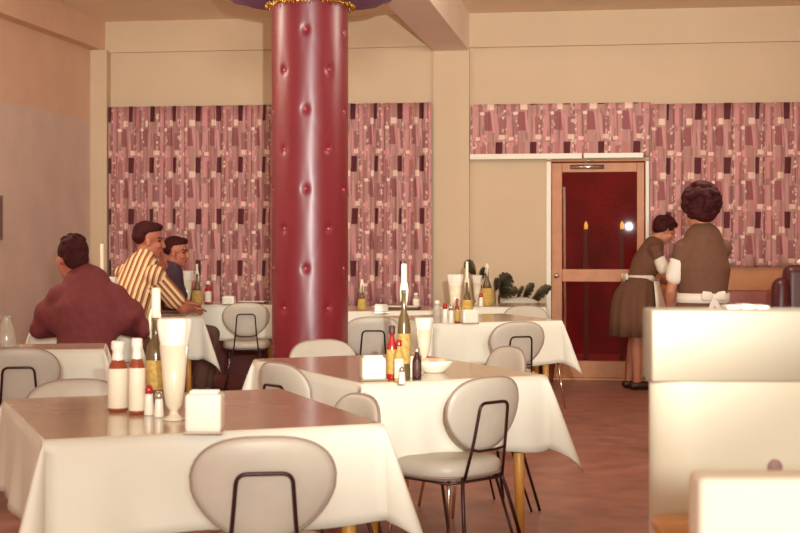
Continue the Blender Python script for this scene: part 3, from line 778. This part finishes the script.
# ---------- people ----------
def head(bm, c, R, s=1.0):
    def E(p, r): ell(bm, Vector(c)+R@(Vector(p)*s), tuple(q*s for q in r), R)
    E((0, -.01, .035), (.074, .094, .084)); E((0, .032, -.04), (.056, .060, .068)); E((0, .060, -.088), (.026, .026, .020))
    E((0, .02, -.07), (.05, .055, .035))
    for q in (-1, 1):
        E((q*.036, .058, -.028), (.024, .026, .026)); E((q*.076, -.004, -.012), (.009, .019, .031)); E((q*.028, .078, .022), (.024, .014, .009))
    f = [Vector(c)+R@(Vector(p)*s) for p in ((0, .086, .010), (0, .097, -.012), (0, .101, -.028))]
    limb(bm, f, [.009*s, .010*s, .0135*s], side=R@Vector((1, 0, 0)))
    E((0, .086, -.060), (.023, .010, .007)); E((0, .084, -.070), (.020, .010, .006))
def head_paint(c, R, s):
    Ri = R.transposed(); c = Vector(c)
    def f(p):
        q = Ri@(Vector(p)-c)/s
        if q.y > .06 and abs(abs(q.x)-.030) < .014 and abs(q.z-.003) < .006: return 1
        if q.y > .055 and abs(abs(q.x)-.030) < .021 and abs(q.z-.026) < .005: return 1
        if q.y > .078 and abs(q.x) < .022 and abs(q.z+.065) < .010: return 2
        return 0
    return f
def hand(bm, w, d, n, s=1.0, curl=.6, thumb=1):
    """w wrist, d pointing direction, n palm normal"""
    w, d, n = Vector(w), Vector(d).normalized(), Vector(n); n = (n-d*n.dot(d)).normalized(); sd = d.cross(n)*thumb
    limb(bm, [w, w+d*.045*s, w+d*.085*s], [(.028*s, .016*s), (.040*s, .015*s), (.038*s, .012*s)], side=sd)
    for i, l in enumerate((.068, .078, .072, .056)):
        b = w+d*.085*s+sd*(.028-.019*i)*s; a = curl; p1 = b+(d*math.cos(a*.5)+n*math.sin(a*.5))*l*.45*s
        p2 = p1+(d*math.cos(a*1.3)+n*math.sin(a*1.3))*l*.32*s; p3 = p2+(d*math.cos(a*2)+n*math.sin(a*2))*l*.23*s
        limb(bm, [b-d*.01*s, p1, p2, p3], [.0095*s, .0088*s, .0082*s, .007*s], seg=10)
    b = w+d*.03*s+sd*.028*s
    limb(bm, [b, b+(sd*.75+d*.6)*.032*s, b+(sd*.7+d*.95+n*.3)*.058*s], [.013*s, .011*s, .008*s], seg=10)
def rotz(a): return Matrix.Rotation(math.radians(a), 3, 'Z')
def rotx(a): return Matrix.Rotation(math.radians(a), 3, 'X')
def person(lab, loc, rz, J, top_m, bot_m, hair, hair_m, skin_m, sleeve, s=1.0, topname='shirt', skirt=False, extra=None, loose=.016, hs=1.0, bulk=0):
    t = thing('person', lab, 'person', loc, rz)
    V = {k: Vector(v) for k, v in J.items() if k not in ('hr',)}
    R = J['hr']
    bm = bmesh.new()
    pel, wai, che, nk, hd = V['pelvis'], V['waist'], V['chest'], V['neck'], V['head']
    fem = skirt
    tw = (.88 if fem else 1.0)
    sh = {q: V['sh'+q] for q in 'LR'}
    def torso(b, g, low=True):
        limb(b, [pel, wai, che, nk-(nk-che)*.25], [(.155*tw*s+g, .115*s+g), (.128*tw*s+g, .10*s+g), (.160*tw*s+g, .115*s+g), (.10*tw*s+g, .08*s+g)], side=(V['shR']-V['shL']).normalized())
        for q in 'LR':
            limb(b, [che+(nk-che)*.45, (che+(nk-che)*.55+sh[q])/2, sh[q]], [.085*s*tw+g, .072*s*tw+min(g, .026), .054*s*tw+min(g, .012)])
    torso(bm, 0)
    limb(bm, [nk-(nk-che)*.2, nk, hd+R@Vector((0, -.015, -.05))*s], [.062*s*tw, .055*s*tw, .052*s*tw])
    for q in 'LR':
        el, ha = V['el'+q], V['ha'+q]
        limb(bm, [sh[q], (sh[q]+el)/2, el], [.048*s*tw, .044*s*tw, .035*s*tw]); limb(bm, [el, el+(ha-el)*.3, ha], [.036*s*tw, .037*s*tw, .024*s*tw])
        hand(bm, ha, J.get('hd'+q, (ha-el)), J.get('hn'+q, (0, 0, -1)), s*(.92 if fem else 1), .5, 1 if q == 'L' else -1)
        kn, an = V['kn'+q], V['an'+q]; hp = pel+Vector((.085*s*(1 if q == 'R' else -1), 0, -.02))
        if abs(pel.y-kn.y) > .2: hp.x = pel.x+.085*(1 if q == 'R' else -1)
        limb(bm, [hp, (hp+kn)/2, kn], [.082*s, .072*s, .052*s]); limb(bm, [kn, kn+(an-kn)*.3, an], [.052*s, .054*s, .034*s])
        toe = an+Vector((.0, .15*s, -.05)); limb(bm, [an+Vector((0, -.03, -.045)), an+Vector((0, .05, -.04)), toe], [(.032, .028), (.040, .032), (.036, .020)])
    head(bm, hd, R, s*hs)
    fuse('body', bm, [skin_m, M_eye, M_lip], t, .0065, 3, head_paint(hd, R, s*hs))
    # top
    bm = bmesh.new(); torso(bm, loose)
    if bulk:
        for q in 'LR':
            m_ = (sh[q]+V['el'+q])/2; 
            if bulk > .09: limb(bm, [che*.45+wai*.55, (che*.5+wai*.5)*.5+m_*.5, m_], [bulk*1.2, bulk*1.1, bulk*.8])
            limb(bm, [nk*.7+che*.3, sh[q]*.6+(nk*.5+che*.5)*.4, sh[q]], [bulk*.8, bulk*.8, bulk*.68])
    for q in 'LR':
        el, ha = V['el'+q], V['ha'+q]; g = .012
        if sleeve == 'long':
            limb(bm, [sh[q], (sh[q]+el)/2, el], [.060*s+g, .052*s+g, .044*s+g]); limb(bm, [el, (el+ha)/2, el+(ha-el)*.93], [.044*s+g, .042*s+g, .034*s+g])
        elif sleeve == 'short':
            e = sh[q]+(el-sh[q])*.72; limb(bm, [sh[q], (sh[q]+e)/2, e], [.058*s+g, .055*s+g, .056*s+g])
        elif sleeve == 'cap':
            e = sh[q]+(el-sh[q])*.25; limb(bm, [sh[q], e], [.050*tw*s+g, .05*tw*s+g])
    if sleeve == 'long' or sleeve == 'short': # collar band
        limb(bm, [nk-(nk-che)*.18, nk+(hd-nk)*.16], [.078*s, .070*s])
    def paint(p):
        if sleeve not in ('short',): return 0
        p = Vector(p)
        for q in 'LR':
            d = V['el'+q]-sh[q]; u = (p-sh[q]).dot(d)/d.length_squared
            if u > .12 and (p-sh[q]-d*u).length < .10*s: return 1 if q == 'L' else 2
        return 0
    fuse(topname, bm, top_m, t, .010, 16 if bulk else 5, paint)
    if not skirt:
        bm = bmesh.new(); limb(bm, [pel+Vector((0, 0, -.0)), wai+(pel-wai)*.35], [(.175*s, .135*s), (.15*s, .122*s)])
        for q in 'LR':
            kn, an = V['kn'+q], V['an'+q]; hp = pel+Vector((.085*(1 if q == 'R' else -1), 0, -.02))
            limb(bm, [hp, (hp+kn)/2, kn], [.094*s, .086*s, .070*s]); limb(bm, [kn, (kn+an)/2, an+Vector((0, 0, .03))], [.068*s, .062*s, .056*s])
        fuse('trousers', bm, bot_m, t, .012, 5)
    for q in 'LR':
        an = V['an'+q]; bm = bmesh.new()
        limb(bm, [an+Vector((0, -.035, -.052)), an+Vector((0, .05, -.046)), an+Vector((0, .16*s, -.058))], [(.040, .034), (.048, .038), (.042, .026)]); 
        for v in bm.verts: v.co.z = max(v.co.z, .002-0)
        obj('shoe', bm, M_shoe if not skirt else M_skinf if False else M_shoe, t)
    # hair
    bm = bmesh.new()
    def E(p, r): ell(bm, hd+R@(Vector(p)*s*hs), tuple(q*s*hs for q in r), R)
    random.seed(len(lab))
    if hair == 'short':
        E((0, -.016, .045), (.078, .094, .083)); E((0, .045, .092), (.050, .042, .030)); E((0, -.055, .0), (.066, .050, .062))
        for i in range(26):
            a = random.uniform(0, 2*PI); e = random.uniform(.3, 1.4)
            E((.070*math.cos(a)*math.cos(e), -.016+.085*math.sin(a)*math.cos(e), .05+.08*math.sin(e)), (.014, .02, .010))
    elif hair == 'crew':
        E((0, -.018, .060), (.0735, .094, .070)); E((0, .036, .095), (.052, .048, .028)); E((0, -.048, .022), (.0755, .066, .056)); E((0, -.03, .05), (.0762, .075, .06))
    elif hair == 'wavy':
        E((0, -.022, .045), (.086, .096, .088)); E((0, -.06, -.0), (.078, .055, .07)); E((-.0, .04, .085), (.058, .045, .035))
        for i in range(70):
            a = random.uniform(0, 2*PI); e = random.uniform(-.9, 1.4); y = -.022+.094*math.sin(a)*math.cos(e)
            if y > .03 and e < .6: continue
            E((.084*math.cos(a)*math.cos(e), y, .035+.088*math.sin(e)), (.024, .024, .018))
    elif hair == 'bouffant':
        E((0, -.03, .06), (.104, .112, .118)); E((0, -.06, -.01), (.088, .062, .072))
        for i in range(120):
            a = random.uniform(0, 2*PI); e = random.uniform(-1.0, 1.5); y = -.03+.112*math.sin(a)*math.cos(e)
            if y > .04 and e < .3: continue
            E((.104*math.cos(a)*math.cos(e), y, .06+.118*math.sin(e)), (.028, .028, .020))
    fuse('hair', bm, hair_m, t, .007, 2, fac=.4)
    if extra: extra(t, V, R, s)
    return t
def local(root_loc, rz, p):
    """room point into a figure's frame"""
    return Matrix.Rotation(-rz, 3, 'Z')@(Vector(p)-Vector(root_loc))

# striped cloth
def stripe_mat(name, ang, period):
    m = bpy.data.materials.new(name); m.use_nodes = True; nt = m.node_tree; b = nt.nodes['Principled BSDF']; b.inputs['Roughness'].default_value = .85
    tc = nt.nodes.new('ShaderNodeTexCoord'); sp = nt.nodes.new('ShaderNodeVectorMath'); sp.operation = 'DOT_PRODUCT'
    nt.links.new(tc.outputs['Object'], sp.inputs[0]); sp.inputs[1].default_value = ang
    d = nt.nodes.new('ShaderNodeMath'); d.operation = 'DIVIDE'; nt.links.new(sp.outputs['Value'], d.inputs[0]); d.inputs[1].default_value = period
    fr = nt.nodes.new('ShaderNodeMath'); fr.operation = 'FRACT'; nt.links.new(d.outputs[0], fr.inputs[0])
    cr = nt.nodes.new('ShaderNodeValToRGB'); cr.color_ramp.interpolation = 'CONSTANT'
    e = cr.color_ramp.elements; e[0].position = 0; e[0].color = srgb((232, 200, 150)); e[1].position = .5; e[1].color = srgb((128, 66, 44))
    q = e.new(.62); q.color = srgb((200, 140, 90)); q = e.new(.72); q.color = srgb((120, 60, 42))
    nt.links.new(fr.outputs[0], cr.inputs['Fac']); nt.links.new(cr.outputs['Color'], b.inputs['Base Color'])
    return m

# 1. man in the dark suit, seated, back to us
Zs = 8.62; ps = P(86, Zs); rz = YAW+math.radians(4)
J = dict(pelvis=(0, 0, .57), waist=(0, .02, .74), chest=(0, .05, .93), neck=(-.01, .10, 1.12), head=(-.10, .15, 1.215), hr=rotz(26)@rotx(-14),
         shL=(-.165, .07, 1.0), shR=(.165, .07, 1.0), elL=(-.30, .12, .80), elR=(.32, .13, .80), haL=(-.14, .36, .80), haR=(.14, .38, .80),
         knL=(-.12, .42, .53), knR=(.12, .42, .53), anL=(-.13, .36, .09), anR=(.13, .38, .09))
def suit_extra(t, V, R, s):
    bm = bmesh.new(); c = V['neck']-(V['neck']-V['chest'])*.10
    lathe(bm, [(.070, -.01), (.086, -.012), (.080, .045), (.070, .048)], 24); 
    o = obj('collar', bm, M_suit, t); o.location = c; o.rotation_euler = (-.35, 0, 0)
    bm = bmesh.new(); lathe(bm, [(.060, 0), (.072, 0), (.069, .058), (.062, .058)], 24); o = obj('shirt_collar', bm, M_apron, t); o.location = c; o.rotation_euler = (-.35, 0, 0)
person('person with dark hair in a dark plum suit jacket, back turned, hunched at the left', (ps.x, ps.y, 0), rz, J, M_suit, M_trous, 'short', M_hairb, M_skin, 'long', 1.05, 'jacket', extra=suit_extra, loose=.04, hs=1.14, bulk=.115)
t = thing('stool', 'low wooden stool under the person in the dark suit jacket', 'stool', (ps.x, ps.y, 0))
bm = bmesh.new(); lathe(bm, [(0, .40), (.17, .40), (.18, .42), (.17, .445), (0, .45)], 24); obj('seat', bm, M_tan, t)
for q in range(4):
    a = PI/4+q*PI/2; bm = bmesh.new(); tube(bm, [(.11*math.cos(a), .11*math.sin(a), .40), (.17*math.cos(a), .17*math.sin(a), 0)], [.018, .012]); obj('leg', bm, M_yleg, t)

# 2. man in the striped shirt, leaning right
p2 = P(119, 10.45); rz = YAW+math.radians(42-90)
J = dict(pelvis=(0, 0, .57), waist=(0, .05, .76), chest=(0, .13, .97), neck=(0, .21, 1.19), head=(0, .25, 1.335), hr=rotz(-30)@rotx(-6),
         shL=(-.20, .17, 1.09), shR=(.20, .17, 1.09), elL=(-.22, .38, .87), elR=(.22, .40, .84), haL=(-.08, .42, 1.10), haR=(.10, .56, .83), hdL=(.15, -.1, .9), hnL=(0, -1, 0),
         knL=(-.10, .43, .53), knR=(.11, .43, .53), anL=(-.11, .40, .09), anR=(.12, .40, .09))
st = [stripe_mat('shirt_stripes', (-.66, -.70, .27), .040), stripe_mat('sleeve_stripes_left', (.54, -.59, .60), .036), stripe_mat('sleeve_stripes_right', (.54, .59, .60), .036)]
def shirt_extra(t, V, R, s):
    bm = bmesh.new(); lathe(bm, [(.060, 0), (.074, 0), (.071, .038), (.064, .038)], 24); o = obj('collar', bm, st[0], t); o.location = V['neck']-(V['neck']-V['chest'])*.05; o.rotation_euler = (-.35, 0, 0)
person('person with crew cut in a brown and cream striped shirt, chin on hand', (p2.x, p2.y, 0), rz, J, st, M_trous, 'crew', M_hairb, M_skin, 'short', 1.12, 'striped_shirt', extra=shirt_extra, loose=.03)
d = Vector((math.cos(rz+PI/2), math.sin(rz+PI/2), 0))
dup(proto, p2+d*.02, rz, 'grey chair under the person in the striped shirt')

# 3. man in the navy shirt
p3 = P(163, 12.45); rz = YAW+math.radians(-8-90)
J = dict(pelvis=(0, 0, .57), waist=(0, .02, .74), chest=(0, .05, .91), neck=(0, .08, 1.09), head=(0, .12, 1.235), hr=rotz(2)@rotx(-6),
         shL=(-.17, .05, .98), shR=(.17, .05, .98), elL=(-.22, .10, .80), elR=(.23, .12, .80), haL=(-.06, .20, .80), haR=(.08, .22, .80),
         knL=(-.10, .40, .53), knR=(.11, .40, .53), anL=(-.11, .36, .09), anR=(.12, .36, .09))
def navy_extra(t, V, R, s):
    bm = bmesh.new()
    for q in (-1, 1):
        limb(bm, [(q*.035, .145, 1.0), (q*.052, .118, 1.045), (q*.06, .06, 1.07)], [(.016, .006), (.018, .006), (.012, .006)])
    obj('collar', bm, M_label, t)
person('person with short hair in an open necked navy shirt, seated by the curtain', (p3.x, p3.y, 0), rz, J, [M_navy]*3, M_trous, 'crew', M_hairb, M_skin, 'short', 1.08, 'navy_shirt', extra=navy_extra)
d = Vector((math.cos(rz+PI/2), math.sin(rz+PI/2), 0))
dup(proto, p3+d*.02, rz, 'grey chair under the person in the navy shirt')

# waitresses
def uniform(t, V, R, s, flare=.24, bowy=-.13, gr=0):
    wz = V['waist'].z
    # skirt
    bm = bmesh.new(); n = 72; prof = [(.0, wz+.02), (.05, wz-.04), (.115, wz-.12), (.15, wz-.22), (.17, wz-.36), (.19, wz-.52)]
    rings = []
    base = V['waist']; pel = V['pelvis']
    for i, (g, z) in enumerate(prof):
        u = i/(len(prof)-1); cx = base.x+(pel.x-base.x)*min(1, u*2); cy = base.y+(pel.y-base.y)*min(1, u*2)
        rx = .135+g*.6+flare*.12*u; ry = .115+g*.52+flare*.0*u
        rings.append([bm.verts.new((cx+rx*math.cos(2*PI*k/n)*(1+.045*u*math.sin(k*2*PI/n*12)), cy+ry*math.sin(2*PI*k/n)*(1+.045*u*math.sin(k*2*PI/n*12)), z)) for k in range(n)])
    for a, b in zip(rings, rings[1:]):
        for k in range(n):
            l = (k+1) % n; bm.faces.new((a[l], a[k], b[k], b[l]))
    o = obj('skirt', bm, M_dress, t); o.modifiers.new('s', 'SOLIDIFY').thickness = .004
    # apron band, front panel and bow
    bm = bmesh.new(); c = V['waist']
    for (r0x, r0y, z0), (r1x, r1y, z1) in (((.150+gr, .130+gr, wz-.035), (.146+gr, .126+gr, wz+.025)),):
        a_ = [bm.verts.new((c.x+r0x*math.cos(2*PI*k/48), c.y+r0y*math.sin(2*PI*k/48), z0)) for k in range(48)]
        b_ = [bm.verts.new((c.x+r1x*math.cos(2*PI*k/48), c.y+r1y*math.sin(2*PI*k/48), z1)) for k in range(48)]
        for k in range(48): l = (k+1) % 48; bm.faces.new((a_[k], a_[l], b_[l], b_[k]))
    g = []
    for i in range(8):
        z = wz-.03-.045*i; u = i/7; row = []
        for k in range(17):
            a = PI*(.15+.70*k/16); rx = .158+.10*u+.02*math.sin(k*1.3)*u; ry = .136+.10*min(1, u*1.4); cyy = c.y+(V['pelvis'].y-c.y)*min(1, u*1.2)
            row.append(bm.verts.new((c.x+rx*math.cos(a)*1.02, cyy+ry*math.sin(a)*1.1+.01, z)))
        g.append(row)
    for a, b in zip(g, g[1:]):
        for k in range(16): bm.faces.new((a[k], a[k+1], b[k+1], b[k]))
    o = obj('apron', bm, M_apron, t); o.modifiers.new('s', 'SOLIDIFY').thickness = .004
    bm = bmesh.new(); by = c.y-.135-gr
    limb(bm, [(c.x-.07, by-.01, wz+.012), (c.x-.03, by-.02, wz+.01), (c.x, by, wz)], [(.03, .012), (.028, .018), (.010, .01)], side=(0, 0, 1))
    limb(bm, [(c.x+.07, by-.01, wz+.012), (c.x+.03, by-.02, wz+.01), (c.x, by, wz)], [(.03, .012), (.028, .018), (.010, .01)], side=(0, 0, 1))
    ell(bm, (c.x, by-.01, wz), .017)
    for q in (-1, 1): limb(bm, [(c.x, by-.01, wz), (c.x+q*.03, by-.03, wz-.08), (c.x+q*.045, by-.05, wz-.17)], [(.012, .004), (.020, .005), (.026, .005)], side=(1, 0, 0))
    obj('apron_bow', bm, M_apron, t)
    for q in 'LR':
        sh, el = V['sh'+q], V['el'+q]; d = el-sh
        bm = bmesh.new(); limb(bm, [sh+d*.34, sh+d*.55, sh+d*.66], [.055, .060, .058]); obj('sleeve_cuff', bm, M_apron, t)
    bm = bmesh.new(); lathe(bm, [(.050, 0), (.066, -.008), (.060, .035), (.052, .035)], 24); o = obj('collar', bm, M_dress, t); o.location = V['neck']-(V['neck']-V['chest'])*.08; o.rotation_euler = (-.2, 0, 0)
# near waitress, back to us
p4 = P(703, 9.2); rz = YAW+math.radians(12)
J = dict(pelvis=(0, 0, .86), waist=(0, .0, .98), chest=(0, .0, 1.16), neck=(0, .0, 1.40), head=(-.01, .03, 1.52), hr=rotz(10)@rotx(-10),
         shL=(-.138, 0, 1.29), shR=(.138, 0, 1.29), elL=(-.20, .04, 1.02), elR=(.13, .20, 1.08), haL=(-.14, .20, .86), haR=(.07, .36, 1.06),
         knL=(-.08, .01, .47), knR=(.08, .01, .47), anL=(-.08, 0, .09), anR=(.08, 0, .09))
person('person with tall curly dark hair, back to us, olive uniform and white apron bow', (p4.x, p4.y, 0), rz, J, M_dress, M_dress, 'bouffant', M_haird, M_skinf, 'cap', 1.0, 'bodice', True, extra=lambda *q: uniform(*q, gr=.022), bulk=.075, loose=.038)
# far waitress, turned right and bending her head
p5 = P(634, 13.05); rz = YAW+math.radians(-82)
J = dict(pelvis=(0, 0, .86), waist=(0, .06, 1.00), chest=(0, .12, 1.14), neck=(0, .20, 1.33), head=(0, .285, 1.43), hr=rotz(0)@rotx(-32),
         shL=(-.145, .15, 1.25), shR=(.145, .15, 1.25), elL=(-.17, .20, 1.0), elR=(.18, .26, 1.0), haL=(-.06, .42, .93), haR=(.08, .48, .93),
         knL=(-.08, .03, .47), knR=(.08, .0, .47), anL=(-.08, -.02, .09), anR=(.08, 0, .09))
person('person in profile beside the door, head bent, olive dress and white apron', (p5.x, p5.y, 0), rz, J, M_dress, M_dress, 'wavy', M_haird, M_skinf, 'cap', 1.0, 'bodice', True, extra=uniform, bulk=.075)

# ---------- camera, light ----------
cam = bpy.data.cameras.new('camera'); co = bpy.data.objects.new('camera', cam); C.objects.link(co)
cam.sensor_width = 36; cam.lens = F*36/800; co.location = (0, 0, CH); co.rotation_euler = (PI/2, 0, YAW)
cam.shift_y = -(266.5-HZ)/800
cam.dof.use_dof = True; cam.dof.focus_distance = 8.5; cam.dof.aperture_fstop = 6.3
bpy.context.scene.camera = co
def light(name, kind, loc, energy, col, **k):
    l = bpy.data.lights.new(name, kind); l.energy = energy; l.color = col
    for a, b in k.items(): setattr(l, a, b)
    o = bpy.data.objects.new(name, l); C.objects.link(o); o.location = loc; return o
sp = light('flash_lamp', 'SPOT', cw(.17, 0, 1.60), 2900, (1, 1, .93), shadow_soft_size=.02, spot_size=math.radians(43), spot_blend=1.0)
sp.rotation_euler = (PI/2+math.radians(6), 0, YAW)
light('rear_fill_light', 'POINT', cw(.75, -6.0, 2.6), 2900, (1, 1, .94), shadow_soft_size=.6)  # added fill behind the camera, evens out the flash falloff
for x, Z in ((-3.1, 9.4), (2.1, 9.4)):  # unseen overhead fills, added to brighten the ceiling and rear of the room
    light('overhead_fill_light', 'POINT', cw(x, Z, 3.12), 120, (1, .93, .80), shadow_soft_size=.3)
w = bpy.data.worlds.new('world'); bpy.context.scene.world = w; w.use_nodes = True
w.node_tree.nodes['Background'].inputs[0].default_value = (1, .75, .61, 1); w.node_tree.nodes['Background'].inputs[1].default_value = 1.4
sc = bpy.context.scene
sc.view_settings.view_transform = 'Standard'; sc.view_settings.look = 'None'; sc.view_settings.gamma = 1; sc.view_settings.use_curve_mapping = False
sc.view_settings.exposure = -.28
